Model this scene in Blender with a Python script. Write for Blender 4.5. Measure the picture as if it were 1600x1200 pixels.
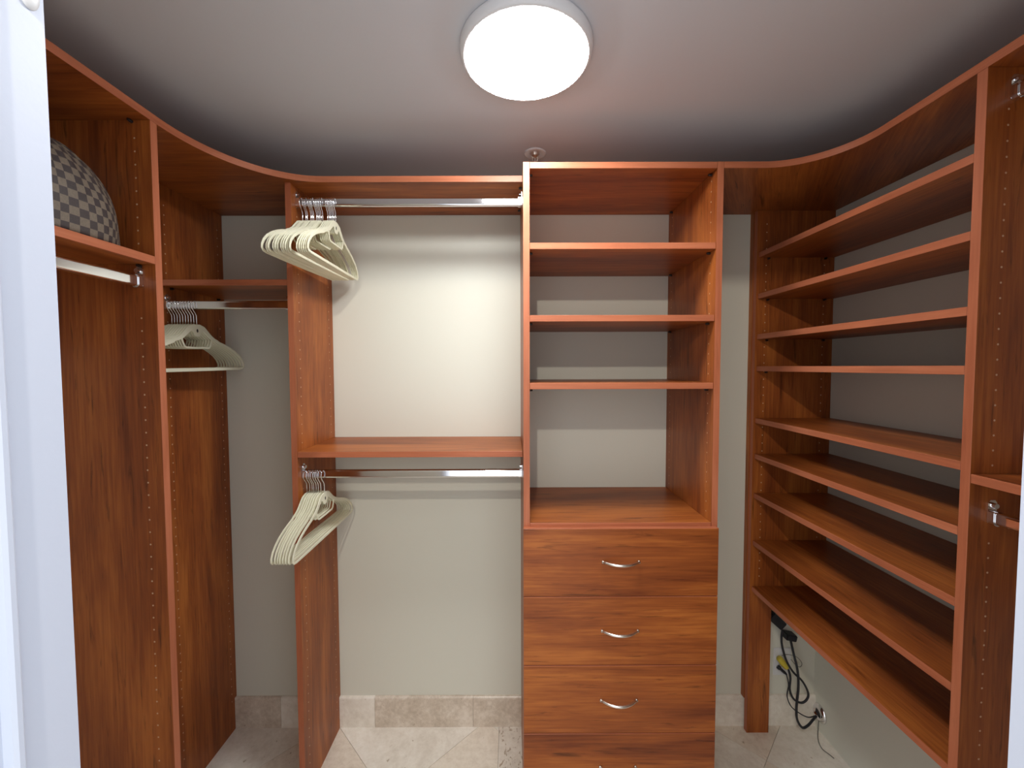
import bpy, bmesh, math, random
from mathutils import Vector, Matrix
random.seed(7)
for o in list(bpy.data.objects): bpy.data.objects.remove(o)
SC = bpy.context.scene
COL = SC.collection
R = math.radians

# ------------------------------------------------------------------ camera, world, light, exposure
cam = bpy.data.objects.new('camera', bpy.data.cameras.new('camera'))
COL.objects.link(cam)
cam.data.sensor_fit = 'HORIZONTAL'; cam.data.sensor_width = 36.0
cam.data.lens = 640.0 / 1600 * 36.0
cam.data.clip_start = 0.02
CAM_H, PITCH, YAW, ROLL = 1.5116, 2.3887, -0.0991, 0.1628
cam.location = (0, 0, CAM_H)
cam.matrix_world = (Matrix.Translation((0, 0, CAM_H)) @ Matrix.Rotation(R(YAW), 4, 'Z') @
                    Matrix.Rotation(R(90 - PITCH), 4, 'X') @ Matrix.Rotation(R(-ROLL), 4, 'Z'))
SC.camera = cam
world = bpy.data.worlds.new('daylit_room_beyond_door'); SC.world = world
world.use_nodes = True
bg = world.node_tree.nodes['Background']
bg.inputs['Color'].default_value = (0.93, 0.96, 1.0, 1)
bg.inputs['Strength'].default_value = 1.35
LAMP_STRENGTH = 58.0
SC.view_settings.view_transform = 'Standard'
SC.view_settings.look = 'None'
SC.view_settings.gamma = 1.0
SC.view_settings.use_curve_mapping = False
SC.view_settings.exposure = 0.17

# recessed downlight in the ceiling of the room the photographer stands in
dl = bpy.data.objects.new('downlight', bpy.data.lights.new('downlight', 'POINT'))
COL.objects.link(dl); dl.location = (-0.17, -0.55, 2.33)
dl.data.energy = 37.0; dl.data.color = (1.0, 0.92, 0.80); dl.data.shadow_soft_size = 0.02
SC.cycles.max_bounces = 12; SC.cycles.diffuse_bounces = 8; SC.cycles.glossy_bounces = 6

# ------------------------------------------------------------------ dimensions (metres, measured)
T = 0.0195                      # board thickness
YB = 1.6717                     # back wall
YT = 1.2828                     # front of drawer tower
YH = 1.3734                     # front of hanging section
XT0, XT1 = 0.0381, 0.6548       # drawer tower
XH0 = -0.7429                   # hanging section left panel
ZT = 2.1394                     # top of everything
XR, XW = 0.9734, 1.2739         # shoe shelves front, right wall
YN = 0.8785                     # near shoe-shelf panel (far face)
YF = 1.628                      # far shoe-shelf panel (near face)
XL, XWL = -0.8845, -1.1905      # left unit front, left wall
YL = 1.0522                     # left unit far panel (far face)
XC = -1.1601                    # corner panel face
YD = 0.365                      # door wall inner face
JL, JR = -0.4, 0.4605           # door opening
ZC = 2.268

# ------------------------------------------------------------------ materials
def nodes_of(name):
    m = bpy.data.materials.new(name); m.use_nodes = True
    nt = m.node_tree; b = nt.nodes['Principled BSDF']
    return m, nt, b
def N(nt, kind, **kw):
    n = nt.nodes.new(kind)
    for k, v in kw.items():
        if k in n.inputs: n.inputs[k].default_value = v
        else: setattr(n, k, v)
    return n
def ramp(nt, src, stops):
    r = nt.nodes.new('ShaderNodeValToRGB')
    el = r.color_ramp.elements
    el[0].position, el[0].color = stops[0][0], (*stops[0][1], 1)
    el[1].position, el[1].color = stops[-1][0], (*stops[-1][1], 1)
    for p, c in stops[1:-1]:
        e = el.new(p); e.color = (*c, 1)
    nt.links.new(src, r.inputs[0]); return r
def plain(name, col, rough=0.5, metal=0.0, spec=0.5, bump=0.0, bscale=200, var=0.0):
    m, nt, b = nodes_of(name)
    b.inputs['Roughness'].default_value = rough; b.inputs['Metallic'].default_value = metal
    b.inputs['Specular IOR Level'].default_value = spec
    tc = N(nt, 'ShaderNodeTexCoord')
    n = N(nt, 'ShaderNodeTexNoise', Scale=3.0 if not bump else bscale, Detail=3.0)
    nt.links.new(tc.outputs['Object'], n.inputs['Vector'])
    if var:
        n2 = N(nt, 'ShaderNodeTexNoise', Scale=4.0, Detail=4.0)
        nt.links.new(tc.outputs['Object'], n2.inputs['Vector'])
        r = ramp(nt, n2.outputs['Fac'], [(0.3, tuple(c * (1 - var) for c in col)), (0.7, tuple(min(1, c * (1 + var)) for c in col))])
        nt.links.new(r.outputs[0], b.inputs['Base Color'])
    else:
        b.inputs['Base Color'].default_value = (*col, 1)
    if bump:
        bp = N(nt, 'ShaderNodeBump', Strength=bump, Distance=0.001)
        nt.links.new(n.outputs['Fac'], bp.inputs['Height']); nt.links.new(bp.outputs[0], b.inputs['Normal'])
    return m
def wood(name, c0, c1, c2, rough=0.38, streak=0.75):
    m, nt, b = nodes_of(name)
    uv = N(nt, 'ShaderNodeUVMap'); L = nt.links.new
    def mapped(sx, sy, scale, det, dist=0.0):
        mp = N(nt, 'ShaderNodeMapping'); mp.inputs['Scale'].default_value = (sx, sy, 1)
        L(uv.outputs[0], mp.inputs[0])
        n = N(nt, 'ShaderNodeTexNoise', Scale=scale, Detail=det, Roughness=0.6); n.inputs['Distortion'].default_value = dist
        L(mp.outputs[0], n.inputs['Vector']); return n
    big = mapped(1.3, 9.0, 1.0, 4.0, 0.6)
    fine = mapped(5.0, 130.0, 1.0, 4.0, 0.4)
    dark = mapped(5.0, 60.0, 1.0, 5.0, 1.0)
    add = N(nt, 'ShaderNodeMath', operation='MULTIPLY_ADD'); add.inputs[1].default_value = 0.34
    L(fine.outputs['Fac'], add.inputs[0])
    sc = N(nt, 'ShaderNodeMath', operation='MULTIPLY'); sc.inputs[1].default_value = 0.68
    L(big.outputs['Fac'], sc.inputs[0]); L(sc.outputs[0], add.inputs[2])
    r = ramp(nt, add.outputs[0], [(0.36, c0), (0.51, c1), (0.66, c2)])
    d = ramp(nt, dark.outputs['Fac'], [(0.585, (1, 1, 1)), (0.72, (1 - streak,) * 3)])
    mx = N(nt, 'ShaderNodeMix'); mx.data_type = 'RGBA'; mx.blend_type = 'MULTIPLY'; mx.inputs[0].default_value = 1.0
    L(r.outputs[0], mx.inputs[6]); L(d.outputs[0], mx.inputs[7]); L(mx.outputs[2], b.inputs['Base Color'])
    b.inputs['Roughness'].default_value = rough
    b.inputs['Specular IOR Level'].default_value = 0.3
    bp = N(nt, 'ShaderNodeBump', Strength=0.08, Distance=0.0005)
    L(fine.outputs['Fac'], bp.inputs['Height']); L(bp.outputs[0], b.inputs['Normal'])
    return m
M = {}
M['wood'] = wood('cherry_laminate', (0.165, 0.038, 0.010), (0.300, 0.080, 0.017), (0.47, 0.148, 0.030), streak=0.6)
M['edge'] = wood('cherry_edge_band', (0.34, 0.098, 0.045), (0.42, 0.130, 0.060), (0.50, 0.170, 0.085), rough=0.42, streak=0.12)
M['wall'] = plain('beige_wall_paint', (0.70, 0.70, 0.61), 0.75, bump=0.12, bscale=260)
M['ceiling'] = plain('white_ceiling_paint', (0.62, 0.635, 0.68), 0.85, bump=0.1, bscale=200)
M['white'] = plain('white_trim_paint', (0.55, 0.60, 0.71), 0.5, bump=0.15, bscale=120)
M['chrome'] = plain('polished_chrome', (0.82, 0.82, 0.84), 0.09, 1.0)
M['nickel'] = plain('brushed_nickel', (0.78, 0.75, 0.70), 0.28, 1.0)
M['black'] = plain('black_rubber', (0.012, 0.014, 0.02), 0.45)
M['grey_wire'] = plain('grey_wire', (0.16, 0.15, 0.13), 0.5)
M['yellow'] = plain('yellow_plastic', (0.62, 0.50, 0.05), 0.4, var=0.2)
M['plate'] = plain('white_plastic', (0.72, 0.73, 0.74), 0.35)
M['hole'] = plain('pale_bored_hole', (0.62, 0.42, 0.27), 0.5)
M['pin'] = plain('dark_shelf_pin', (0.03, 0.02, 0.018), 0.4, 0.3)
M['velvet'] = plain('ivory_flocking', (0.76, 0.74, 0.57), 0.9, spec=0.15, bump=0.3, bscale=900, var=0.06)
M['lamp_body'] = plain('white_lamp_housing', (0.80, 0.81, 0.84), 0.4)
M['stain'] = plain('dark_smudge', (0.24, 0.20, 0.17), 0.6)
def lens_mat():
    m, nt, b = nodes_of('lit_diffuser')
    b.inputs['Base Color'].default_value = (0.9, 0.9, 0.9, 1)
    b.inputs['Emission Color'].default_value = (0.97, 0.985, 1.0, 1)
    b.inputs['Emission Strength'].default_value = LAMP_STRENGTH
    return m
M['lens'] = lens_mat()
def stone(name, c0, c1, c2, scale=5.0, pits=0.0, rough=0.3):
    m, nt, b = nodes_of(name); L = nt.links.new
    tc = N(nt, 'ShaderNodeTexCoord')
    n1 = N(nt, 'ShaderNodeTexNoise', Scale=scale, Detail=8.0, Roughness=0.65); n1.inputs['Distortion'].default_value = 0.8
    n2 = N(nt, 'ShaderNodeTexNoise', Scale=scale * 9, Detail=5.0, Roughness=0.7)
    L(tc.outputs['Object'], n1.inputs['Vector']); L(tc.outputs['Object'], n2.inputs['Vector'])
    ad = N(nt, 'ShaderNodeMath', operation='MULTIPLY_ADD'); ad.inputs[1].default_value = 0.4
    ml = N(nt, 'ShaderNodeMath', operation='MULTIPLY'); ml.inputs[1].default_value = 0.6
    L(n2.outputs['Fac'], ad.inputs[0]); L(n1.outputs['Fac'], ml.inputs[0]); L(ml.outputs[0], ad.inputs[2])
    r = ramp(nt, ad.outputs[0], [(0.36, c0), (0.5, c1), (0.62, c2)])
    out = r.outputs[0]
    mp = N(nt, 'ShaderNodeMapping'); mp.inputs['Scale'].default_value = (1.0, 0.5, 1.0); mp.inputs['Rotation'].default_value = (0, 0, 0.6)
    L(tc.outputs['Object'], mp.inputs[0])
    n3 = N(nt, 'ShaderNodeTexNoise', Scale=52.0, Detail=3.0); n3.inputs['Distortion'].default_value = 1.5
    L(mp.outputs[0], n3.inputs['Vector'])
    t = 0.70 - 0.10 * pits
    pr = ramp(nt, n3.outputs['Fac'], [(t, (1, 1, 1)), (t + 0.04, (0.55, 0.47, 0.38))])
    mx = N(nt, 'ShaderNodeMix'); mx.data_type = 'RGBA'; mx.blend_type = 'MULTIPLY'; mx.inputs[0].default_value = 1.0
    L(out, mx.inputs[6]); L(pr.outputs[0], mx.inputs[7]); L(mx.outputs[2], b.inputs['Base Color'])
    b.inputs['Roughness'].default_value = rough
    bp = N(nt, 'ShaderNodeBump', Strength=0.15, Distance=0.001)
    L(pr.outputs[0], bp.inputs['Height']); L(bp.outputs[0], b.inputs['Normal'])
    return m
M['stone_a'] = stone('travertine_cream', (0.66, 0.57, 0.47), (0.80, 0.72, 0.61), (0.88, 0.81, 0.71))
M['stone_b'] = stone('travertine_pale', (0.72, 0.66, 0.57), (0.84, 0.79, 0.70), (0.92, 0.88, 0.80))
M['stone_pit'] = stone('travertine_pitted', (0.62, 0.55, 0.48), (0.76, 0.70, 0.61), (0.84, 0.79, 0.71), pits=0.9)
M['stone_base'] = stone('travertine_base', (0.50, 0.41, 0.32), (0.65, 0.56, 0.46), (0.79, 0.71, 0.61), scale=9.0)
M['grout'] = plain('grout', (0.42, 0.37, 0.31), 0.9)

# ------------------------------------------------------------------ helpers
def link(name, me, loc=(0, 0, 0), parent=None):
    o = bpy.data.objects.new(name, me); COL.objects.link(o)
    if parent is not None:
        o.parent = parent
        base = Vector((0, 0, 0)); p = parent
        while p is not None: base += p.location; p = p.parent
        o.location = Vector(loc) - base
    else: o.location = loc
    return o
def mesh_obj(name, bm, mats, parent=None, smooth=False, origin=None):
    """bm is in world coordinates; the origin goes to the middle of its base."""
    if origin is None:
        xs = [v.co.x for v in bm.verts]; ys = [v.co.y for v in bm.verts]; zs = [v.co.z for v in bm.verts]
        origin = Vector(((min(xs) + max(xs)) / 2, (min(ys) + max(ys)) / 2, min(zs)))
    origin = Vector(origin)
    bmesh.ops.translate(bm, verts=bm.verts, vec=-origin)
    me = bpy.data.meshes.new(name)
    for f in bm.faces: f.smooth = smooth
    bm.to_mesh(me); bm.free()
    for m in (mats if isinstance(mats, (list, tuple)) else [mats]): me.materials.append(m)
    return link(name, me, origin, parent)
def thing(name, label, cat, loc, group=None):
    o = bpy.data.objects.new(name, None); COL.objects.link(o); o.location = loc
    o.empty_display_size = 0.05
    o['label'] = label; o['category'] = cat
    if group: o['group'] = group
    return o
def tag(o, label, cat, group=None):
    o['label'] = label; o['category'] = cat
    if group: o['group'] = group
    return o
def struct(o): o['kind'] = 'structure'; return o
def add_box(bm, x0, x1, y0, y1, z0, z1):
    vs = [bm.verts.new((x, y, z)) for z in (z0, z1) for y in (y0, y1) for x in (x0, x1)]
    fs = []
    for q in ((0, 2, 3, 1), (4, 5, 7, 6), (0, 1, 5, 4), (2, 6, 7, 3), (0, 4, 6, 2), (1, 3, 7, 5)):
        fs.append(bm.faces.new([vs[i] for i in q]))
    return fs
def wood_uv(bm, g, edges=(), ang=0.0):
    """g: grain axis; edges: list of 'x-','y-' ... face directions that carry the edge band"""
    uvl = bm.loops.layers.uv.verify()
    ou, ov = random.uniform(0, 40), random.uniform(0, 40)
    bm.normal_update()
    for f in bm.faces:
        n = f.normal; a = [abs(n.x), abs(n.y), abs(n.z)]; k = a.index(max(a))
        ax = [i for i in range(3) if i != k]
        u, v = (g, [i for i in ax if i != g][0]) if g in ax else (ax[0], ax[1])
        f.material_index = 0
        for e in edges:
            i = 'xyz'.index(e[0]); s = 1 if e[1] == '+' else -1
            if n[i] * s > 0.6:
                f.material_index = 1
                L = [max(l.vert.co[j] for l in f.loops) - min(l.vert.co[j] for l in f.loops) for j in ax]
                u, v = (ax[0], ax[1]) if L[0] > L[1] else (ax[1], ax[0])
        for l in f.loops:
            c = l.vert.co; uu, vv = c[u], c[v]
            if ang and k == 2:
                uu, vv = c.x * math.cos(ang) + c.y * math.sin(ang), -c.x * math.sin(ang) + c.y * math.cos(ang)
            l[uvl].uv = (uu + ou, vv + ov + n[k] * 3.3)
def board(name, x0, x1, y0, y1, z0, z1, g, edges=(), parent=None, bevel=0.0007):
    bm = bmesh.new(); add_box(bm, x0, x1, y0, y1, z0, z1)
    if bevel: bmesh.ops.bevel(bm, geom=bm.edges[:], offset=bevel, segments=1, affect='EDGES')
    wood_uv(bm, g, edges)
    return mesh_obj(name, bm, [M['wood'], M['edge']], parent)
def poly_board(name, pts, z0, z1, g, edge_test, parent=None, ang=0.0):
    bm = bmesh.new()
    a = [bm.verts.new((x, y, z0)) for x, y in pts]; b = [bm.verts.new((x, y, z1)) for x, y in pts]
    bm.faces.new(list(reversed(a))); bm.faces.new(b)
    n = len(pts)
    for i in range(n): bm.faces.new((a[i], a[(i + 1) % n], b[(i + 1) % n], b[i]))
    bmesh.ops.recalc_face_normals(bm, faces=bm.faces)
    wood_uv(bm, g, (), ang)
    uvl = bm.loops.layers.uv.verify()
    for f in bm.faces:
        if abs(f.normal.z) < 0.5:
            c = f.calc_center_median()
            if edge_test(c.x, c.y):
                f.material_index = 1
                for l in f.loops: l[uvl].uv = (l.vert.co.x + l.vert.co.y, l.vert.co.z + 7)
    return mesh_obj(name, bm, [M['wood'], M['edge']], parent)
def prism_x(name, pts, x0, x1, g, edges, parent):       # outline in (y,z), thickness along x
    bm = bmesh.new()
    a = [bm.verts.new((x0, y, z)) for y, z in pts]; b = [bm.verts.new((x1, y, z)) for y, z in pts]
    bm.faces.new(a); bm.faces.new(list(reversed(b))); n = len(pts)
    for i in range(n): bm.faces.new((a[i], b[i], b[(i + 1) % n], a[(i + 1) % n]))
    bmesh.ops.recalc_face_normals(bm, faces=bm.faces)
    wood_uv(bm, g, edges)
    return mesh_obj(name, bm, [M['wood'], M['edge']], parent)
def prism_y(name, pts, y0, y1, g, edges, parent):       # outline in (x,z), thickness along y
    bm = bmesh.new()
    a = [bm.verts.new((x, y0, z)) for x, z in pts]; b = [bm.verts.new((x, y1, z)) for x, z in pts]
    bm.faces.new(a); bm.faces.new(list(reversed(b))); n = len(pts)
    for i in range(n): bm.faces.new((a[i], b[i], b[(i + 1) % n], a[(i + 1) % n]))
    bmesh.ops.recalc_face_normals(bm, faces=bm.faces)
    wood_uv(bm, g, edges)
    return mesh_obj(name, bm, [M['wood'], M['edge']], parent)
def tube(bm, pts, r, seg=8, cap=True):
    pts = [Vector(p) for p in pts]; rings = []
    up = Vector((0, 0, 1)); prev = None
    for i, p in enumerate(pts):
        d = (pts[min(i + 1, len(pts) - 1)] - pts[max(i - 1, 0)]).normalized()
        if prev is None:
            s = d.cross(up) if abs(d.dot(up)) < 0.95 else d.cross(Vector((1, 0, 0)))
        else:
            s = prev - d * prev.dot(d)
        s.normalize(); prev = s; t = d.cross(s)
        rr = r[i] if isinstance(r, (list, tuple)) else r
        rings.append([bm.verts.new(p + (s * math.cos(2 * math.pi * k / seg) + t * math.sin(2 * math.pi * k / seg)) * rr) for k in range(seg)])
    for a, b in zip(rings, rings[1:]):
        for k in range(seg): bm.faces.new((a[k], a[(k + 1) % seg], b[(k + 1) % seg], b[k]))
    if cap:
        bm.faces.new(list(reversed(rings[0]))); bm.faces.new(rings[-1])
    return rings
def spline(P, n=6):
    P = [Vector(p) for p in P]; out = []
    for i in range(len(P) - 1):
        p0, p1, p2, p3 = P[max(i - 1, 0)], P[i], P[i + 1], P[min(i + 2, len(P) - 1)]
        for k in range(n):
            t = k / n
            out.append(0.5 * ((2 * p1) + (p2 - p0) * t + (2 * p0 - 5 * p1 + 4 * p2 - p3) * t * t + (3 * p1 - p0 - 3 * p2 + p3) * t ** 3))
    out.append(P[-1]); return out
def lathe(bm, prof, c, axis='z', seg=64):
    """prof: list of (radius, height); c centre"""
    rings = []
    for r, h in prof:
        ring = []
        for k in range(seg):
            a = 2 * math.pi * k / seg
            p = (r * math.cos(a), r * math.sin(a), h)
            if axis == 'x': p = (h, p[0], p[1])
            if axis == 'y': p = (p[0], h, p[1])
            ring.append(bm.verts.new(Vector(c) + Vector(p)))
        rings.append(ring)
    for a, b in zip(rings, rings[1:]):
        for k in range(seg): bm.faces.new((a[k], a[(k + 1) % seg], b[(k + 1) % seg], b[k]))
    for ring in (rings[0], rings[-1]):
        try: bm.faces.new(ring)
        except ValueError: pass
    bmesh.ops.recalc_face_normals(bm, faces=bm.faces)

# ------------------------------------------------------------------ room shell
def wall(name, x0, x1, y0, y1, z0, z1, mat='wall'):
    bm = bmesh.new(); add_box(bm, x0, x1, y0, y1, z0, z1)
    return struct(mesh_obj(name, bm, M[mat]))
wall('wall_back', XWL - 0.1, XW + 0.1, YB, YB + 0.1, 0, ZC)
wall('wall_left', XWL - 0.1, XWL, YD - 0.12, YB, 0, ZC)
wall('wall_right', XW, XW + 0.1, YD - 0.12, YB, 0, ZC)
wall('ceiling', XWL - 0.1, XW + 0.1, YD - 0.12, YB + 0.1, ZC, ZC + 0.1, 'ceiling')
# door wall with its opening
bm = bmesh.new()
add_box(bm, XWL, JL - 0.02, YD - 0.12, YD, 0, ZC)
add_box(bm, JR + 0.02, XW, YD - 0.12, YD, 0, ZC)
add_box(bm, JL - 0.02, JR + 0.02, YD - 0.12, YD, 2.18, ZC)
struct(mesh_obj('wall_front', bm, M['wall']))
def jamb(name, s, x):
    # profile in (x,y): flat board, small rounded bead, shallow rebate
    pts = [(0, YD), (0, 0.3235), (-0.003, 0.3225), (-0.005, 0.320), (-0.005, 0.3165), (-0.003, 0.314), (0.004, 0.313), (0.004, YD - 0.12), (0.02, YD - 0.12), (0.02, YD)]
    if s > 0: pts = [(0, YD), (0, YD - 0.12), (0.02, YD - 0.12), (0.02, YD)]
    bm = bmesh.new()
    P = [(x + s * px, py) for px, py in pts]
    a = [bm.verts.new((px, py, 0)) for px, py in P]; b = [bm.verts.new((px, py, 2.18)) for px, py in P]
    bm.faces.new(a); bm.faces.new(list(reversed(b)))
    for i in range(len(P)): bm.faces.new((a[i], b[i], b[(i + 1) % len(P)], a[(i + 1) % len(P)]))
    bmesh.ops.recalc_face_normals(bm, faces=bm.faces)
    return struct(mesh_obj(name, bm, M['white']))
jamb('trim_1', -1, JL)
jamb('trim_2', 1, JR)
bm = bmesh.new(); add_box(bm, JL, JR, YD - 0.12, YD, 2.16, 2.18)
struct(mesh_obj('trim_3', bm, M['white']))

# floor: slab with stone tiles proud of it
bm = bmesh.new(); add_box(bm, XWL - 0.1, XW + 0.1, -0.6, YB + 0.1, -0.06, -0.008)
floor = struct(mesh_obj('floor', bm, M['grout']))
def clip(poly, rect):
    x0, x1, y0, y1 = rect
    for ax, lim, sg in ((0, x0, 1), (0, x1, -1), (1, y0, 1), (1, y1, -1)):
        out = []
        for i in range(len(poly)):
            a, b = poly[i - 1], poly[i]
            ia, ib = (a[ax] - lim) * sg >= 0, (b[ax] - lim) * sg >= 0
            if ia != ib:
                t = (lim - a[ax]) / (b[ax] - a[ax]); out.append((a[0] + (b[0] - a[0]) * t, a[1] + (b[1] - a[1]) * t))
            if ib: out.append(b)
        poly = out
        if len(poly) < 3: return []
    return poly
def tile(poly, mat):
    bm = bmesh.new()
    b = [bm.verts.new((x, y, -0.0008)) for x, y in poly]
    f = bm.faces.new(b)
    if f.calc_area() < 0.00003: bm.free(); return
    f.normal_update()
    if f.normal.z < 0: f.normal_flip()
    r = bmesh.ops.inset_region(bm, faces=[f], thickness=0.0012, depth=0.0)
    for v in f.verts: v.co.z = 0.0
    r = bmesh.ops.extrude_face_region(bm, geom=[e for e in bm.edges if e.is_boundary])
    for v in [g for g in r['geom'] if isinstance(g, bmesh.types.BMVert)]: v.co.z = -0.009
    bmesh.ops.recalc_face_normals(bm, faces=bm.faces)
    mesh_obj('tile', bm, mat, floor)
S = 0.4572; gp = 0.0009
for rect, A, B in (((XWL, -0.056, -0.6, YB), 0.936, -1.803), ((0.075, XW, -0.6, YB), 0.936 + 0.9, -1.803 + 1.27)):
    D = S * math.sqrt(2)
    for i in range(-6, 6):
        for j in range(-6, 8):
            s0, s1 = A + i * D + gp, A + (i + 1) * D - gp      # x+y range
            d0, d1 = B + j * D + gp, B + (j + 1) * D - gp      # x-y range
            P = [((s + d) / 2, (s - d) / 2) for s, d in ((s0, d0), (s1, d0), (s1, d1), (s0, d1))]
            P = clip(P, rect)
            if P: tile(P, M['stone_a'] if (i + j) % 2 == 0 else M['stone_b'])
for k in range(5):
    tile([(-0.0545, YB - S * (k + 1) + gp), (0.0735, YB - S * (k + 1) + gp), (0.0735, YB - S * k - gp), (-0.0545, YB - S * k - gp)], M['stone_pit'])

# back baseboard: stone pieces
def base_piece(x0, x1, mat, parent=None, name='stone_piece'):
    bm = bmesh.new()
    P = [(YB, 0.0), (1.6600, 0.0), (1.6600, 0.122), (1.6612, 0.1265), (1.6640, 0.1295), (1.6680, 0.1305), (YB, 0.1305)]
    a = [bm.verts.new((x0, y, z)) for y, z in P]; b = [bm.verts.new((x1, y, z)) for y, z in P]
    bm.faces.new(a); bm.faces.new(list(reversed(b)))
    for i in range(len(P)): bm.faces.new((a[i], b[i], b[(i + 1) % len(P)], a[(i + 1) % len(P)]))
    bmesh.ops.recalc_face_normals(bm, faces=bm.faces)
    return mesh_obj(name, bm, mat, parent)
bb = struct(base_piece(XWL, -0.97, M['stone_base'], None, 'baseboard_back'))
for x0, x1, m in ((-0.969, -0.5765, 'stone_b'), (-0.5755, -0.165, 'stone_base'), (-0.164, 0.35, 'stone_base'), (0.351, 0.81, 'stone_b'), (0.811, XW, 'stone_b')):
    base_piece(x0, x1, M[m], bb)

# ------------------------------------------------------------------ closet pieces
def dots(parent, fix, axis, cols, z0, z1, side):
    """rows of bored shelf-pin holes; axis: normal axis of the face, fix: plane, cols: positions along the other axis"""
    bm = bmesh.new()
    z = z0
    while z <= z1:
        for c in cols:
            cen = (fix, c, z) if axis == 'x' else (c, fix, z)
            h = 0.0004 * side
            ring = []
            for k in range(8):
                a = 2 * math.pi * k / 8; p, q = 0.0023 * math.cos(a), 0.0023 * math.sin(a)
                ring.append(bm.verts.new((cen[0] + h, cen[1] + p, cen[2] + q) if axis == 'x' else (cen[0] + p, cen[1] + h, cen[2] + q)))
            bm.faces.new(ring)
        z += 0.032
    o = mesh_obj('pin_holes', bm, M['hole'], parent); o['kind'] = 'stuff'; return o
def pins(parent, pos):
    """small dark shelf supports, one object each"""
    for (x, y, z, ax, s) in pos:
        bm = bmesh.new()
        if ax == 'x':
            lathe(bm, [(0.004, 0.0), (0.004, 0.007 * s), (0.003, 0.011 * s)], (x, y, z - 0.0045), 'x', 8)
        else:
            lathe(bm, [(0.004, 0.0), (0.004, 0.007 * s), (0.003, 0.011 * s)], (x, y, z - 0.0045), 'y', 8)
        mesh_obj('shelf_pin', bm, M['pin'], parent)
def rod(parent, a, b, name='closet_rod'):
    """oval chrome rod from a to b (points at its centre), a bracket at each end"""
    a, b = Vector(a), Vector(b); d = (b - a).normalized(); side = d.cross(Vector((0, 0, 1))).normalized()
    bm = bmesh.new(); rings = []
    for p in (a, b):
        ring = []
        for k in range(48):
            t = 2 * math.pi * (k + 0.5) / 48
            # stadium section 15 x 30 mm
            cx = 0.0075 * math.cos(t); cz = 0.0075 * math.sin(t) + (0.0072 if math.sin(t) > 0 else -0.0072)
            ring.append(bm.verts.new(p + side * cx + Vector((0, 0, cz))))
        rings.append(ring)
    for k in range(48): bm.faces.new((rings[0][k], rings[0][(k + 1) % 48], rings[1][(k + 1) % 48], rings[1][k]))
    bm.faces.new(rings[0]); bm.faces.new(rings[1])
    bmesh.ops.recalc_face_normals(bm, faces=bm.faces)
    o = mesh_obj(name, bm, M['chrome'], parent)
    for p, s in ((a, 1), (b, -1)):
        bm = bmesh.new()
        # U cup under the rod end, with a plate and a screw boss above it
        n = 10; inner = []; outer = []
        for k in range(n + 1):
            t = math.pi + math.pi * k / n
            inner.append((0.0079 * math.cos(t), -0.0072 + 0.0079 * math.sin(t)))
            outer.append((0.0100 * math.cos(t), -0.0072 + 0.0100 * math.sin(t)))
        prof = [(-0.0100, 0.012)] + outer + [(0.0100, 0.012), (0.0079, 0.012)] + list(reversed(inner)) + [(-0.0079, 0.012)]
        va = []; vb = []
        for u, z in prof:
            va.append(bm.verts.new(p + d * s * 0.0005 + side * u + Vector((0, 0, z))))
            vb.append(bm.verts.new(p + d * s * 0.013 + side * u + Vector((0, 0, z))))
        bm.faces.new(va); bm.faces.new(list(reversed(vb)))
        for i in range(len(prof)): bm.faces.new((va[i], vb[i], vb[(i + 1) % len(prof)], va[(i + 1) % len(prof)]))
        # back plate against the panel
        pl = [(-0.0095, -0.012), (0.0095, -0.012), (0.0095, 0.030), (0.005, 0.036), (-0.005, 0.036), (-0.0095, 0.030)]
        va = [bm.verts.new(p + d * s * 0.0002 + side * u + Vector((0, 0, z))) for u, z in pl]
        vb = [bm.verts.new(p + d * s * 0.0022 + side * u + Vector((0, 0, z))) for u, z in pl]
        bm.faces.new(va); bm.faces.new(list(reversed(vb)))
        for i in range(len(pl)): bm.faces.new((va[i], vb[i], vb[(i + 1) % len(pl)], va[(i + 1) % len(pl)]))
        tube(bm, [p + Vector((0, 0, 0.025)) + d * s * 0.001, p + Vector((0, 0, 0.025)) + d * s * 0.010], [0.0062, 0.0055], 12)
        bmesh.ops.recalc_face_normals(bm, faces=bm.faces)
        mesh_obj('rod_bracket', bm, M['chrome'], o)
    return o

# --- drawer tower
tw = thing('drawer_tower', 'cherry wood tower with open shelves above four drawers with bow handles', 'cabinet', (0.3465, 1.45, 0))
def side_panel_x(x0, yf, ztop, parent, extra=()):
    # panel running back to the wall with a notch over the stone baseboard
    return prism_x('side_panel', [(yf, 0), (yf, ztop), (YB - 0.001, ztop), (YB - 0.001, 0.132), (1.6585, 0.132), (1.6585, 0)], x0, x0 + T, 2, ('y-',), parent)
sp = side_panel_x(XT0, YT, ZT, tw); sp2 = side_panel_x(XT1 - T, YT, ZT, tw)
dots(tw, XT0 + T, 'x', (YT + 0.037, YB - 0.037), 1.04, 2.10, 1)
dots(tw, XT1 - T, 'x', (YT + 0.037, YB - 0.037), 1.04, 2.10, -1)
def shelfx(x0, x1, yf, ztop, parent, name='shelf', yb=YB - 0.002, pin=True):
    g = 0.0006
    o = board(name, x0 + g, x1 - g, yf, yb, ztop - T, ztop, 0, ('y-',), parent)
    if pin:
        z = ztop - T
        pins(parent, [(x, y, z, 'x', s) for x, s in ((x0, 1), (x1, -1)) for y in (yf + 0.037, yb - 0.037)])
    return o
shelfx(XT0 + T, XT1 - T, YT, ZT, tw, 'top_panel')
for z in (1.8952, 1.6722, 1.4605): shelfx(XT0 + T, XT1 - T, YT + 0.0015, z, tw)
shelfx(XT0 + T, XT1 - T, YT + 0.0005, 1.0152, tw, 'deck_panel', pin=False)
board('toe_kick', XT0 + T, XT1 - T, YT + 0.06, YT + 0.08, 0, 0.105, 0, (), tw)
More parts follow.
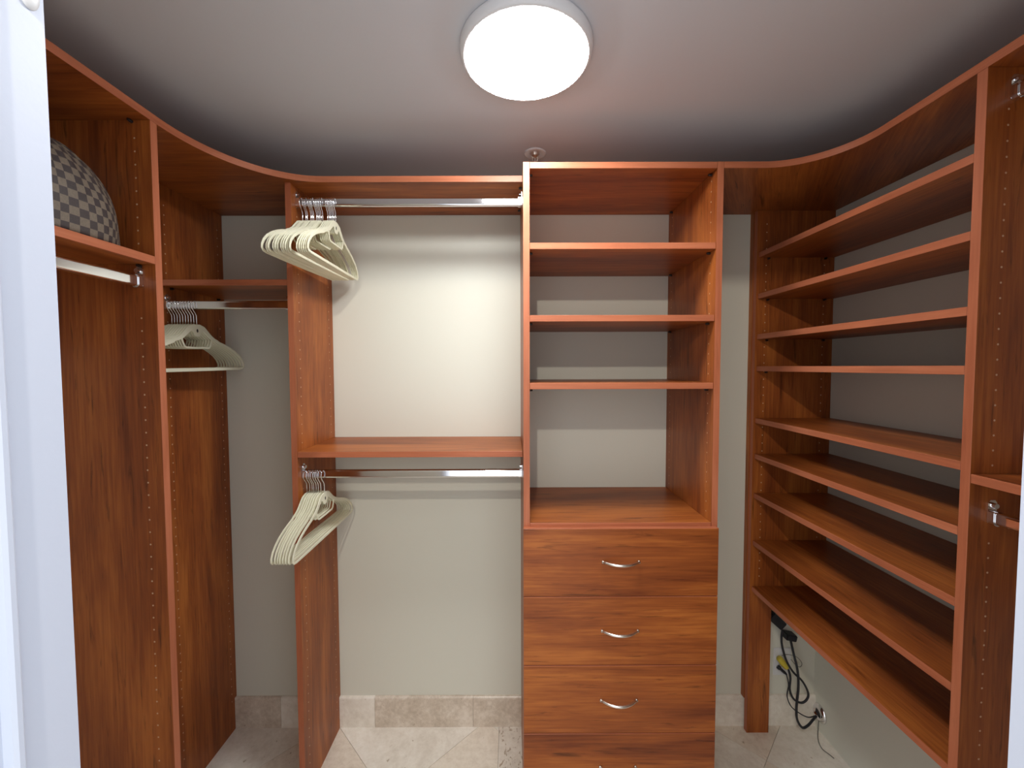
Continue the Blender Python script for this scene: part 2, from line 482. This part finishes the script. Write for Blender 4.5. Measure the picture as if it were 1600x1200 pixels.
def handle(parent, x, z, yf):
    P = []; rr = []
    n = 14; hw = 0.0565
    for k in range(n + 1):
        t = k / n * 2 - 1
        P.append((x + hw * t, yf - 0.003 - 0.026 * (1 - abs(t) ** 2.2), z)); rr.append(0.0034 + 0.0012 * (1 - abs(t)))
    bm = bmesh.new(); tube(bm, P, rr, 10)
    for s in (-1, 1):
        tube(bm, [(x + s * hw, yf + 0.001, z), (x + s * hw, yf - 0.006, z)], 0.0042, 10)
    mesh_obj('handle', bm, M['nickel'], parent, smooth=True)
zs = [1.0055, 0.7865, 0.5625, 0.338, 0.114]
hz = [0.899, 0.677, 0.450, 0.2285]
for k in range(4):
    d = board('drawer', XT0 - 0.0015, XT1 - 0.005, YT - T, YT - 0.0005, zs[k + 1] + 0.0015, zs[k] - 0.0012, 0, ('z+', 'x-', 'x+', 'z-'), tw, bevel=0.0008)
    handle(d, 0.3425 - 0.0015 * k, hz[k], YT - T)
    bm = bmesh.new(); add_box(bm, XT0 + T + 0.012, XT1 - T - 0.012, YT, YB - 0.03, zs[k + 1] + 0.02, zs[k + 1] + 0.17)
    top = max(bm.faces, key=lambda f: f.calc_center_median().z); bmesh.ops.delete(bm, geom=[top], context='FACES_ONLY')
    wood_uv(bm, 0); mesh_obj('drawer_box', bm, [M['wood'], M['edge']], d)

# --- hanging section between the corner and the tower
hu = thing('hanging_section', 'cherry wood double hanging section between the left corner and drawer tower', 'cabinet', (-0.35, 1.5, 0))
side_panel_x(XH0, YH, ZT - T, hu)
dots(hu, XH0 + T, 'x', (YH + 0.034, YB - 0.037), 0.10, 1.12, 1)
dots(hu, XH0 + T, 'x', (YH + 0.034, YB - 0.037), 1.252, 2.06, 1)
shelfx(XH0 + T, XT0, YH, 1.2268, hu)
YR_ = 1.410
rod(hu, (XH0 + T, YR_, 2.0685), (XT0, YR_, 2.0685))
rod(hu, (XH0 + T, YR_, 1.1430), (XT0, YR_, 1.1430))

# --- left corner section (panel on the left wall, shelf, short rod)
cu = thing('corner_section', 'cherry wood corner section with one shelf and short rod in left corner', 'cabinet', (-0.95, 1.5, 0))
prism_x('side_panel', [(YH, 0), (YH, ZT - T), (YB - 0.001, ZT - T), (YB - 0.001, 0.132), (1.6585, 0.132), (1.6585, 0)], XC - T, XC, 2, ('y-',), cu)
dots(cu, XC, 'x', (YH + 0.020, YB - 0.030), 0.13, 1.70, 1)
dots(cu, XC, 'x', (YH + 0.020, YB - 0.030), 1.83, 2.08, 1)
shelfx(XC, XH0, YH, 1.8041, cu)
rod(cu, (XC, 1.392, 1.7225), (XH0, 1.392, 1.7225))

# --- left unit along the left wall
lu = thing('left_hanging_unit', 'cherry wood wardrobe unit on left wall with shelf above a rod, beside door', 'cabinet', (-1.04, 0.75, 0))
board('side_panel', XWL + 0.001, XL, YL - T, YL, 0, ZT - T, 2, ('x+',), lu)
board('side_panel', XWL + 0.001, XL, 0.42, 0.42 + T, 0, ZT - T, 2, ('x+',), lu)
dots(lu, YL - T, 'y', (XL - 0.040, XWL + 0.04), 0.10, 1.66, -1)
dots(lu, YL - T, 'y', (XL - 0.040, XWL + 0.04), 1.82, 2.09, -1)
dots(lu, YL, 'y', (XL - 0.040,), 0.10, 2.09, 1)
def shelfy(x0, x1, y0, y1, ztop, parent, e, name='shelf'):
    o = board(name, x0, x1, y0 + 0.0006, y1 - 0.0006, ztop - T, ztop, 1, (e,), parent)
    pins(parent, [(x, y, ztop - T, 'y', s) for y, s in ((y0, 1), (y1, -1)) for x in (x0 + 0.037, x1 - 0.037)])
    return o
shelfy(XWL + 0.002, XL, 0.42 + T, YL - T, 1.7884, lu, 'x+')
rod(lu, (-0.925, 0.42 + T, 1.7270), (-0.925, YL - T, 1.7270))
pins(lu, [(XL - 0.045, YL - T, ZT - T, 'y', -1)])

# --- curved top shelf: left wall, round the corner, across to the tower
def arc(c, rx, ry, a0, a1, n=20):
    return [(c[0] + rx * math.cos(R(a0 + (a1 - a0) * k / n)), c[1] + ry * math.sin(R(a0 + (a1 - a0) * k / n))) for k in range(n + 1)]
A = arc((-0.620, 1.055), 0.2645, 0.3184, 180, 90)
pts = [(XWL + 0.002, YB - 0.002), (XWL + 0.002, 0.42), (XL, 0.42)] + A + [(XT0 - 0.0006, YH), (XT0 - 0.0006, YB - 0.002)]
ts = poly_board('top_shelf', pts, ZT - T, ZT, 0, lambda x, y: (y < YB - 0.01 and x > XL - 0.003 and x < XT0 - 0.002) and y > 0.421)
tag(ts, 'curved cherry top shelf sweeping round the left corner to the drawer tower', 'shelf')
pins(ts, [(XT0, YH + 0.04, ZT - T, 'x', -1), (XT0, YB - 0.06, ZT - T, 'x', -1)])
# --- curved top shelf on the right
A = arc((0.780, 1.090), 0.1934, 0.1928, 90, 0)
pts = [(XW - 0.002, YB - 0.002), (XT1 + 0.0006, YB - 0.002), (XT1 + 0.0006, YT)] + A + [(XR, 0.42), (XW - 0.002, 0.42)]
tr = poly_board('top_shelf', pts, ZT - T, ZT, 0, lambda x, y: y < YB - 0.01 and x < XR + 0.003 and x > XT1 + 0.002 and y > 0.421, ang=R(58))
tag(tr, 'curved cherry top shelf sweeping round the right corner above the shoe shelves', 'shelf')

# --- shoe shelf unit along the right wall
ru = thing('shoe_shelf_unit', 'cherry wood shoe rack with nine long open shelves on right wall', 'shelving unit', (1.12, 1.25, 0))
XF = 0.967
board('side_panel', XR, XW - 0.001, YN - T, YN, 0, ZT - T, 2, ('x-',), ru)
# far panel: full depth above the lowest shelf, a narrow leg below
prism_y('side_panel', [(XF, 0), (XF, ZT - T), (XW - 0.001, ZT - T), (XW - 0.001, 0.598), (XF + 0.090, 0.598), (XF + 0.090, 0)], YF, YF + T, 2, ('x-',), ru)
board('filler_strip', XF - 0.003, XF + T - 0.003, YF + T, YB - 0.001, 0.132, ZT - T, 2, (), ru)
dots(ru, YF, 'y', (XF + 0.037, XW - 0.04), 0.66, 2.09, -1)
dots(ru, YN, 'y', (XR + 0.037, XW - 0.04), 0.66, 2.09, 1)
for z in (1.9575, 1.7965, 1.6375, 1.5115, 1.3045, 1.1610, 1.0015, 0.8085, 0.6190):
    shelfy(XR + 0.0006, XW - 0.002, YN, YF, z, ru, 'x-')
# --- right near hanging unit (shares the near panel)
rn = thing('right_hanging_unit', 'cherry wood hanging unit nearest the door on right, cut by picture edge', 'cabinet', (1.12, 0.64, 0))
board('side_panel', XR, XW - 0.001, 0.42, 0.42 + T, 0, ZT - T, 2, ('x-',), rn)
dots(rn, YN - T, 'y', (XR + 0.046, XW - 0.04), 0.30, 1.15, -1)
dots(rn, YN - T, 'y', (XR + 0.046, XW - 0.04), 1.30, 2.04, -1)
shelfy(XR + 0.0006, XW - 0.002, 0.42 + T, YN - T, 1.2820, rn, 'x-')
rod(rn, (1.022, 0.42 + T, 1.1900), (1.022, YN - T, 1.1900))
rod(rn, (1.030, 0.42 + T, 2.0680), (1.030, YN - T, 2.0680))

# ------------------------------------------------------------------ hangers
def hanger_meshes():
    th = 0.0017
    def ribbon(bm, P, W, closed=False):
        n = len(P); a = []
        for i in range(n):
            p = Vector(P[i]); q0 = Vector(P[(i - 1) % n] if closed or i else P[0]); q1 = Vector(P[(i + 1) % n] if closed or i < n - 1 else P[-1])
            d = (q1 - q0).normalized(); nn = Vector((-d.y, d.x)); w = W[i] / 2
            o, c = p + nn * w, p - nn * w
            # rounded section: 6 points
            a.append([bm.verts.new((x, s, z)) for x, s, z in
                      ((th, *(p + nn * w * 0.72)), (0, *o), (-th, *(p + nn * w * 0.72)), (-th, *(p - nn * w * 0.72)), (0, *c), (th, *(p - nn * w * 0.72)))])
        rng = range(n) if closed else range(n - 1)
        for i in rng:
            u, v = a[i], a[(i + 1) % n]
            for k in range(6): bm.faces.new((u[k], u[(k + 1) % 6], v[(k + 1) % 6], v[k]))
        if not closed: bm.faces.new(a[0]); bm.faces.new(a[-1])
    half = [(0.0, -0.010), (0.012, -0.009), (0.026, -0.014), (0.040, -0.027), (0.055, -0.041), (0.070, -0.050), (0.082, -0.054), (0.090, -0.060),
            (0.110, -0.067), (0.135, -0.077), (0.158, -0.089), (0.178, -0.103), (0.193, -0.119), (0.2005, -0.134), (0.201, -0.144), (0.196, -0.1500), (0.184, -0.152), (0.10, -0.1525), (0.0, -0.1525)]
    wh = [0.020, 0.020, 0.019, 0.017, 0.015, 0.013, 0.010, 0.011, 0.012, 0.011, 0.0105, 0.010, 0.0095, 0.009, 0.009, 0.009, 0.0095, 0.0105, 0.011]
    loop = half + [(-x, z) for x, z in reversed(half[1:-1])]; W = wh + list(reversed(wh[1:-1]))
    bm = bmesh.new(); ribbon(bm, loop, W, True)
    # neck plate
    nk = [(-0.008, 0.0), (0.008, 0.0), (0.020, -0.006), (0.030, -0.020), (0.016, -0.026), (0.008, -0.040), (-0.008, -0.040), (-0.016, -0.026), (-0.030, -0.020), (-0.020, -0.006)]
    va = [bm.verts.new((th * 0.95, s, z)) for s, z in nk]; vb = [bm.verts.new((-th * 0.95, s, z)) for s, z in nk]
    bm.faces.new(va); bm.faces.new(list(reversed(vb)))
    for i in range(len(nk)): bm.faces.new((va[i], vb[i], vb[(i + 1) % len(nk)], va[(i + 1) % len(nk)]))
    bmesh.ops.recalc_face_normals(bm, faces=bm.faces)
    me = bpy.data.meshes.new('hanger_body'); bm.to_mesh(me); bm.free(); me.materials.append(M['velvet'])
    # tie bar
    bm = bmesh.new()
    ribbon(bm, [(-0.060, -0.047), (-0.056, -0.060), (-0.050, -0.074), (-0.044, -0.078), (0.0, -0.0785), (0.044, -0.078), (0.050, -0.074), (0.056, -0.060), (0.060, -0.047)],
           [0.007, 0.006, 0.006, 0.007, 0.007, 0.007, 0.006, 0.006, 0.007])
    bmesh.ops.recalc_face_normals(bm, faces=bm.faces)
    mt = bpy.data.meshes.new('hanger_tie_bar'); bm.to_mesh(mt); bm.free(); mt.materials.append(M['velvet'])
    # accessory slot in the neck (dark oval inlay)
    bm = bmesh.new()
    for s in (1, -1):
        bm.faces.new([bm.verts.new((s * (th + 0.0001), 0.0035 * math.cos(2 * math.pi * k / 12), -0.021 + 0.0062 * math.sin(2 * math.pi * k / 12))) for k in range(12)])
    ms = bpy.data.meshes.new('hanger_slot'); bm.to_mesh(ms); bm.free(); ms.materials.append(M['pin'])
    # chrome hook, bulging to -y
    bm = bmesh.new()
    zc = 0.0625; Rk = 0.0175
    P = [(0, 0, -0.004), (0, 0, 0.015), (0, 0, 0.030), (0, -0.004, 0.0375), (0, -0.012, 0.048)]
    for k in range(15):
        a = R(205 - k * 15.5); P.append((0, Rk * math.cos(a), zc + Rk * math.sin(a)))
    tube(bm, P, 0.0016, 8)
    mh = bpy.data.meshes.new('hanger_hook'); 
    for f in bm.faces: f.smooth = True
    bm.to_mesh(mh); bm.free(); mh.materials.append(M['chrome'])
    return me, mt, ms, mh
HM = hanger_meshes()
def hanger(x, y, z, yaw, tilt, label, group, first=[]):
    """y,z: plastic top; yaw about the stem: positive sends the far end to +x"""
    if not first:
        t = thing('clothes_hanger', label, 'hanger', (0, 0, 0), group)
        b = bpy.data.objects.new('hanger_body', HM[0]); s = bpy.data.objects.new('tie_bar', HM[1])
        sl = bpy.data.objects.new('slot', HM[2]); h = bpy.data.objects.new('hook', HM[3])
        h['label'] = 'chrome wire hook'
        for o, p in ((b, t), (s, t), (h, t), (sl, b)): COL.objects.link(o); o.parent = p
        first.append(t)
    else:
        src = first[0]; t = src.copy(); COL.objects.link(t); t['label'] = label; t['group'] = group
        for ch in list(src.children):
            c = ch.copy(); COL.objects.link(c); c.parent = t
            for g in list(ch.children):
                d = g.copy(); COL.objects.link(d); d.parent = c
    t.location = (x, y, z); t.rotation_euler = (R(tilt), 0, R(-yaw))
    return t
# upper rod: 17, packed against the panel; near ends fanned out
n = 17
nearx = [-0.717, -0.688, -0.679, -0.670]
def order(k, n):
    return ['first', 'second', 'third', 'fourth', 'fifth', 'sixth', 'seventh', 'eighth', 'ninth', 'tenth', 'eleventh', 'twelfth', 'thirteenth', 'fourteenth', 'fifteenth', 'sixteenth', 'seventeenth'][k]
nu = [108, 160, 184, 240, 264, 288, 332, 356, 380, 404, 432, 512, 540, 564, 588, 612, 640]
for k in range(n):
    xs = -0.705 + 0.112 * (nu[k] - 108) / 532
    un = 400 + nu[k] / 7.5
    xn = (un - 800) / 640 * 1.205 + 0.002            # where the near corner hangs
    yaw = math.degrees(math.asin(max(-0.5, min(0.5, (xs - xn) / 0.2))))
    if k == n - 1: lab = 'ivory velvet hanger at the right end of the upper rod bunch'
    elif k == 0: lab = 'ivory velvet hanger pressed against the panel, leftmost on the upper rod'
    else: lab = 'ivory velvet hanger on the upper rod, %s from the panel' % order(k, n)
    hanger(xs, YR_, 2.0035, yaw, 0.0 + random.uniform(-0.6, 0.6), lab, 'ivory hangers on the upper rod')
# lower rod: 8
nb = [60, 98, 128, 150, 180, 208, 240, 285]
for k in range(8):
    xs = -0.712 + 0.061 * (nb[k] - 60) / 225
    xn = (400 + nb[k] / 6.32 - 800) / 640 * 1.205 + 0.004
    yaw = math.degrees(math.asin((xs - xn) / 0.2))
    if k == 7: lab = 'ivory velvet hanger at the right end of the lower rod bunch'
    elif k == 0: lab = 'ivory velvet hanger pressed against the panel, leftmost on the lower rod'
    else: lab = 'ivory velvet hanger on the lower rod, %s from the panel' % order(k, 8)
    hanger(xs, YR_, 1.0775, yaw * 0.9, 3.5, lab, 'ivory hangers on the lower rod')
# corner rod: 10
for k in range(10):
    xs = -1.1445 + 0.083 * k / 9
    if k == 9: lab = 'ivory velvet hanger facing out, rightmost on the short corner rod'
    elif k == 0: lab = 'ivory velvet hanger pressed against the corner panel on the short rod'
    else: lab = 'ivory velvet hanger on the short corner rod, %s from the corner panel' % order(k, 10)
    hanger(xs, 1.392, 1.6575, 6.0 - (9 - k) * 0.45, 1.0, lab, 'ivory hangers in the left corner')

# ------------------------------------------------------------------ ceiling lamp
LX, LY = 0.0375, 1.007
cl = thing('ceiling_light', 'round white flush ceiling light, switched on, in the middle of ceiling', 'ceiling light', (LX, LY, ZC))
bm = bmesh.new()
lathe(bm, [(0.152, ZC - 0.0003), (0.1565, ZC - 0.003), (0.1570, ZC - 0.008), (0.1555, ZC - 0.018), (0.1520, ZC - 0.0245), (0.1480, ZC - 0.0262), (0.1455, ZC - 0.0262), (0.1455, ZC - 0.020)], (LX, LY, 0), 'z', 96)
mesh_obj('lamp_housing', bm, M['lamp_body'], cl, smooth=True)
bm = bmesh.new()
prof = [(0.1450, ZC - 0.020), (0.1450, ZC - 0.0272), (0.1425, ZC - 0.0285), (0.10, ZC - 0.0298), (0.05, ZC - 0.0303), (0.001, ZC - 0.0305)]
lathe(bm, prof, (LX, LY, 0), 'z', 96)
mesh_obj('diffuser', bm, M['lens'], cl, smooth=True)
# sprinkler
spk = thing('sprinkler_head', 'small white fire sprinkler on the ceiling above the tower', 'sprinkler', (0.0865, 1.485, ZC))
bm = bmesh.new(); lathe(bm, [(0.039, ZC - 0.0003), (0.0385, ZC - 0.0025), (0.034, ZC - 0.0035), (0.024, ZC - 0.0040), (0.020, ZC - 0.001)], (0.0865, 1.485, 0), 'z', 40)
mesh_obj('escutcheon', bm, M['lamp_body'], spk, smooth=True)
bm = bmesh.new()
lathe(bm, [(0.016, ZC - 0.001), (0.014, ZC - 0.010), (0.009, ZC - 0.013), (0.006, ZC - 0.016), (0.0035, ZC - 0.018), (0.0035, ZC - 0.036)], (0.0865, 1.485, 0), 'z', 20)
for s in (-1, 1): tube(bm, [(0.0865 + s * 0.008, 1.485, ZC - 0.010), (0.0865 + s * 0.010, 1.485, ZC - 0.022), (0.0865 + s * 0.001, 1.485, ZC - 0.036)], 0.0015, 6)
lathe(bm, [(0.012, ZC - 0.0375), (0.012, ZC - 0.0390)], (0.0865, 1.485, 0), 'z', 20)
mesh_obj('spray_nozzle', bm, M['nickel'], spk)

# ------------------------------------------------------------------ white bumper at the top of the left jamb
bm = bmesh.new()
bmesh.ops.create_uvsphere(bm, u_segments=20, v_segments=12, radius=1)
for v in bm.verts: v.co = Vector((JL + 0.0005 + 0.0035 * max(v.co.x, -0.1), 0.3535 + v.co.y * 0.0078, 1.822 + v.co.z * 0.0125))
bp_ = mesh_obj('door_bumper', bm, M['plate'], smooth=True)
tag(bp_, 'small white rounded bumper stuck high on the left door jamb', 'bumper')

# ------------------------------------------------------------------ checked bag on the left shelf
def bag():
    t = thing('checkered_bag', 'soft brown checkered bag gathered at the top, on the left shelf', 'bag', (-1.01, 0.86, 1.7886))
    cx, cy, z0 = -1.01, 0.86, 1.7886; rx, ry, H = 0.120, 0.158, 0.21
    bm = bmesh.new(); uvl = bm.loops.layers.uv.verify()
    nu_, nv = 96, 40; grid = []
    arc_len = 0; prev = None; rows = []
    for j in range(nv + 1):
        t_ = j / nv * math.pi / 2
        r = math.cos(t_) ** 0.72; h = math.sin(t_) ** 0.95
        if j == nv: r = 0.04
        if prev: arc_len += math.hypot((prev[0] - r) * ry, (prev[1] - h) * H)
        prev = (r, h); rows.append((r, h, arc_len))
    for r, h, al in rows:
        row = []
        for i in range(nu_ + 1):
            a = 2 * math.pi * i / nu_
            w = 1 + 0.10 * (1 - r) ** 1.1 * math.cos(a * 19) + 0.02 * math.sin(a * 3 + h * 3) + 0.012 * math.sin(a * 7 - h * 5)
            ca, sa = math.cos(a), math.sin(a)
            px = abs(ca) ** 0.85 * (1 if ca >= 0 else -1); py = abs(sa) ** 0.85 * (1 if sa >= 0 else -1)
            bulge = 1 + 0.04 * math.sin(h * 3.0)
            row.append((cx + rx * r * px * w * bulge, cy + ry * r * py * w * bulge, z0 + H * h + 0.004 * math.sin(a * 5) * h))
        grid.append(row)
    V = [[bm.verts.new(p) for p in row[:-1]] for row in grid]
    per = 76
    for j in range(nv):
        for i in range(nu_):
            f = bm.faces.new((V[j][i], V[j][(i + 1) % nu_], V[j + 1][(i + 1) % nu_], V[j + 1][i]))
            for l, (ii, jj) in zip(f.loops, ((i, j), (i + 1, j), (i + 1, j + 1), (i, j + 1))):
                l[uvl].uv = (ii / nu_ * per, rows[jj][2] / 0.0175)
    bm.faces.new(V[-1]); bm.faces.new(list(reversed(V[0])))
    bmesh.ops.recalc_face_normals(bm, faces=bm.faces)
    m, nt, b = nodes_of('checked_canvas'); L = nt.links.new
    uv = N(nt, 'ShaderNodeUVMap'); ck = N(nt, 'ShaderNodeTexChecker', Scale=1.0)
    ck.inputs['Color1'].default_value = (0.165, 0.13, 0.095, 1); ck.inputs['Color2'].default_value = (0.045, 0.032, 0.031, 1)
    L(uv.outputs[0], ck.inputs['Vector'])
    tc = N(nt, 'ShaderNodeTexCoord'); n = N(nt, 'ShaderNodeTexNoise', Scale=300.0, Detail=2.0); L(tc.outputs['Object'], n.inputs['Vector'])
    r = ramp(nt, n.outputs['Fac'], [(0.3, (0.8, 0.8, 0.8)), (0.7, (1, 1, 1))])
    mx = N(nt, 'ShaderNodeMix'); mx.data_type = 'RGBA'; mx.blend_type = 'MULTIPLY'; mx.inputs[0].default_value = 1.0
    L(ck.outputs[0], mx.inputs[6]); L(r.outputs[0], mx.inputs[7]); L(mx.outputs[2], b.inputs['Base Color'])
    b.inputs['Roughness'].default_value = 0.6
    mesh_obj('bag_body', bm, m, t, smooth=True)
    # gathered neck
    bm = bmesh.new(); uvl = bm.loops.layers.uv.verify()
    rings = []
    for r, h in ((0.020, H - 0.006), (0.012, H + 0.004), (0.018, H + 0.012), (0.021, H + 0.016)):
        rings.append([bm.verts.new((cx + r * math.cos(2 * math.pi * k / 40) * (1 + 0.18 * math.cos(9 * 2 * math.pi * k / 40)), cy + 1.2 * r * math.sin(2 * math.pi * k / 40) * (1 + 0.18 * math.cos(9 * 2 * math.pi * k / 40)), z0 + h)) for k in range(40)])
    for a, b2 in zip(rings, rings[1:]):
        for k in range(40): bm.faces.new((a[k], a[(k + 1) % 40], b2[(k + 1) % 40], b2[k]))
    bm.faces.new(rings[-1])
    for f in bm.faces:
        for l in f.loops: l[uvl].uv = (l.vert.co.x * 50, l.vert.co.z * 50)
    mesh_obj('gathered_neck', bm, m, t, smooth=True)
bag()

# ------------------------------------------------------------------ outlet, plugs and cables in the right corner
cr = Matrix.Rotation(R(YAW), 3, 'Z') @ Matrix.Rotation(R(90 - PITCH), 3, 'X') @ Matrix.Rotation(R(-ROLL), 3, 'Z')
def at(u, v, Y):
    """photo measurement -> a point on the plane Y (used once, to read positions off the photograph)"""
    d = cr @ Vector(((u - 800) / 640.0, -(v - 600) / 640.0, -1)); s = Y / d.y
    return Vector((d.x * s, d.y * s, CAM_H + d.z * s))
def zc_(x, y, Y): return at(1180 + x / 5.22, 940 + y / 5.22, Y)
op = thing('wall_outlet', 'white wall outlet low on back wall behind the shoe rack leg', 'outlet', (1.135, YB, 0.27))
bm = bmesh.new(); add_box(bm, 1.098, 1.170, YB - 0.006, YB, 0.2145, 0.3305)
bmesh.ops.bevel(bm, geom=bm.edges[:], offset=0.002, segments=2, affect='EDGES'); mesh_obj('cover_plate', bm, M['plate'], op)
for z in (0.253, 0.292):
    bm = bmesh.new(); lathe(bm, [(0.0165, -0.0062), (0.016, -0.008)], (1.134, YB, z), 'y', 24); mesh_obj('socket', bm, M['plate'], op)
def cable(name, P, r, mat, label, cat='cable', group=None):
    bm = bmesh.new(); tube(bm, spline(P, 6), r, 8); return tag(mesh_obj(name, bm, mat, smooth=True), label, cat, group)
cable('power_cable', [zc_(222, 232, 1.645), zc_(215, 330, 1.640), zc_(250, 470, 1.625), zc_(310, 575, 1.615), zc_(385, 650, 1.61), zc_(432, 745, 1.61), zc_(418, 802, 1.61), zc_(372, 825, 1.612), zc_(312, 792, 1.615), zc_(282, 715, 1.62), zc_(287, 620, 1.628), zc_(268, 545, 1.638)], 0.0042, M['black'], 'thick black power cable looping up to the yellow plug at the outlet')
cable('power_cable', [zc_(285, 298, 1.640), zc_(312, 420, 1.625), zc_(345, 560, 1.605), zc_(352, 700, 1.60), zc_(337, 850, 1.60), zc_(342, 960, 1.60), zc_(385, 1028, 1.60), zc_(432, 1008, 1.605), zc_(470, 965, 1.615), zc_(498, 935, 1.630)], 0.0046, M['black'], 'thick black power cable hanging down into the chrome wall ring')
cable('thin_cable', [zc_(255, 592, 1.636), zc_(272, 680, 1.620), zc_(260, 770, 1.61), zc_(290, 850, 1.61), zc_(350, 903, 1.612), zc_(430, 943, 1.618), zc_(495, 930, 1.632)], 0.0022, M['black'], 'thin black cable from the small black plug to the chrome wall ring')
cable('thin_wire', [zc_(215, 440, 1.662), zc_(265, 432, 1.655), zc_(335, 450, 1.645), zc_(380, 500, 1.64), zc_(368, 532, 1.64), zc_(335, 520, 1.645), zc_(290, 470, 1.655)], 0.0012, M['grey_wire'], 'thin grey wire loop behind the power cables by the outlet', 'wire')
fp = [at(1180 + x / 5.22, 940 + y / 5.22, Y) for x, y, Y in ((562, 955, 1.63), (620, 1020, 1.59), (670, 1088, 1.545), (755, 1138, 1.525))]
cable('loose_wire', [(1.268, 1.632, 0.058), (1.235, 1.592, 0.012), (1.222, 1.555, 0.0035), (1.232, 1.528, 0.0032), (1.237, 1.512, 0.0035)], 0.0017, M['grey_wire'], 'loose brown wire end trailing onto the floor below the right wall', 'wire')
# black adapter box tucked under the lowest shelf, on the back wall
c = zc_(170, 150, 1.655)
bm = bmesh.new(); add_box(bm, c.x - 0.036, c.x + 0.036, 1.640, YB - 0.001, c.z - 0.018, c.z + 0.018)
bmesh.ops.bevel(bm, geom=bm.edges[:], offset=0.003, segments=2, affect='EDGES')
bmesh.ops.rotate(bm, verts=bm.verts, cent=c, matrix=Matrix.Rotation(R(42), 3, 'Y'))
tag(mesh_obj('power_adapter', bm, M['black']), 'black adapter box tilted under the lowest shoe shelf, by the leg', 'adapter')
c = zc_(272, 275, 1.655)
bm = bmesh.new(); add_box(bm, c.x - 0.022, c.x + 0.022, 1.632, YB - 0.001, c.z - 0.012, c.z + 0.013)
bmesh.ops.bevel(bm, geom=bm.edges[:], offset=0.003, segments=2, affect='EDGES')
bmesh.ops.rotate(bm, verts=bm.verts, cent=c, matrix=Matrix.Rotation(R(12), 3, 'Y'))
tag(mesh_obj('power_plug', bm, M['black']), 'black plug block at the top of the hanging cables', 'plug')
a, b = zc_(190, 455, 1.650), zc_(262, 545, 1.640)
bm = bmesh.new(); tube(bm, [a + (b - a) * k for k in (0, .08, .5, .9, 1)], [0.010, 0.0125, 0.0125, 0.010, 0.007], 12)
tag(mesh_obj('yellow_plug', bm, M['yellow'], smooth=True), 'bright yellow plug in the wall outlet', 'plug')
a, b = zc_(183, 528, 1.655), zc_(258, 596, 1.637)
bm = bmesh.new(); tube(bm, [a + (b - a) * k for k in (0, .25, .3, .75, 1)], [0.0085, 0.0085, 0.006, 0.006, 0.0035], 10)
tag(mesh_obj('black_plug', bm, M['black'], smooth=True), 'small black plug just below the yellow plug', 'plug')
# chrome ring where the cables enter the right wall
rg = thing('cable_ring', 'chrome escutcheon ring low on the right wall where cables enter', 'escutcheon', (XW, 1.634, 0.077))
bm = bmesh.new(); lathe(bm, [(0.036, -0.0005), (0.035, -0.004), (0.027, -0.011), (0.019, -0.013), (0.018, -0.006)], (XW, 1.634, 0.077), 'x', 40)
mesh_obj('ring', bm, M['chrome'], rg, smooth=True)
bm = bmesh.new(); lathe(bm, [(0.018, -0.0062), (0.0001, -0.0064)], (XW, 1.634, 0.077), 'x', 24)
mesh_obj('opening', bm, M['black'], rg)
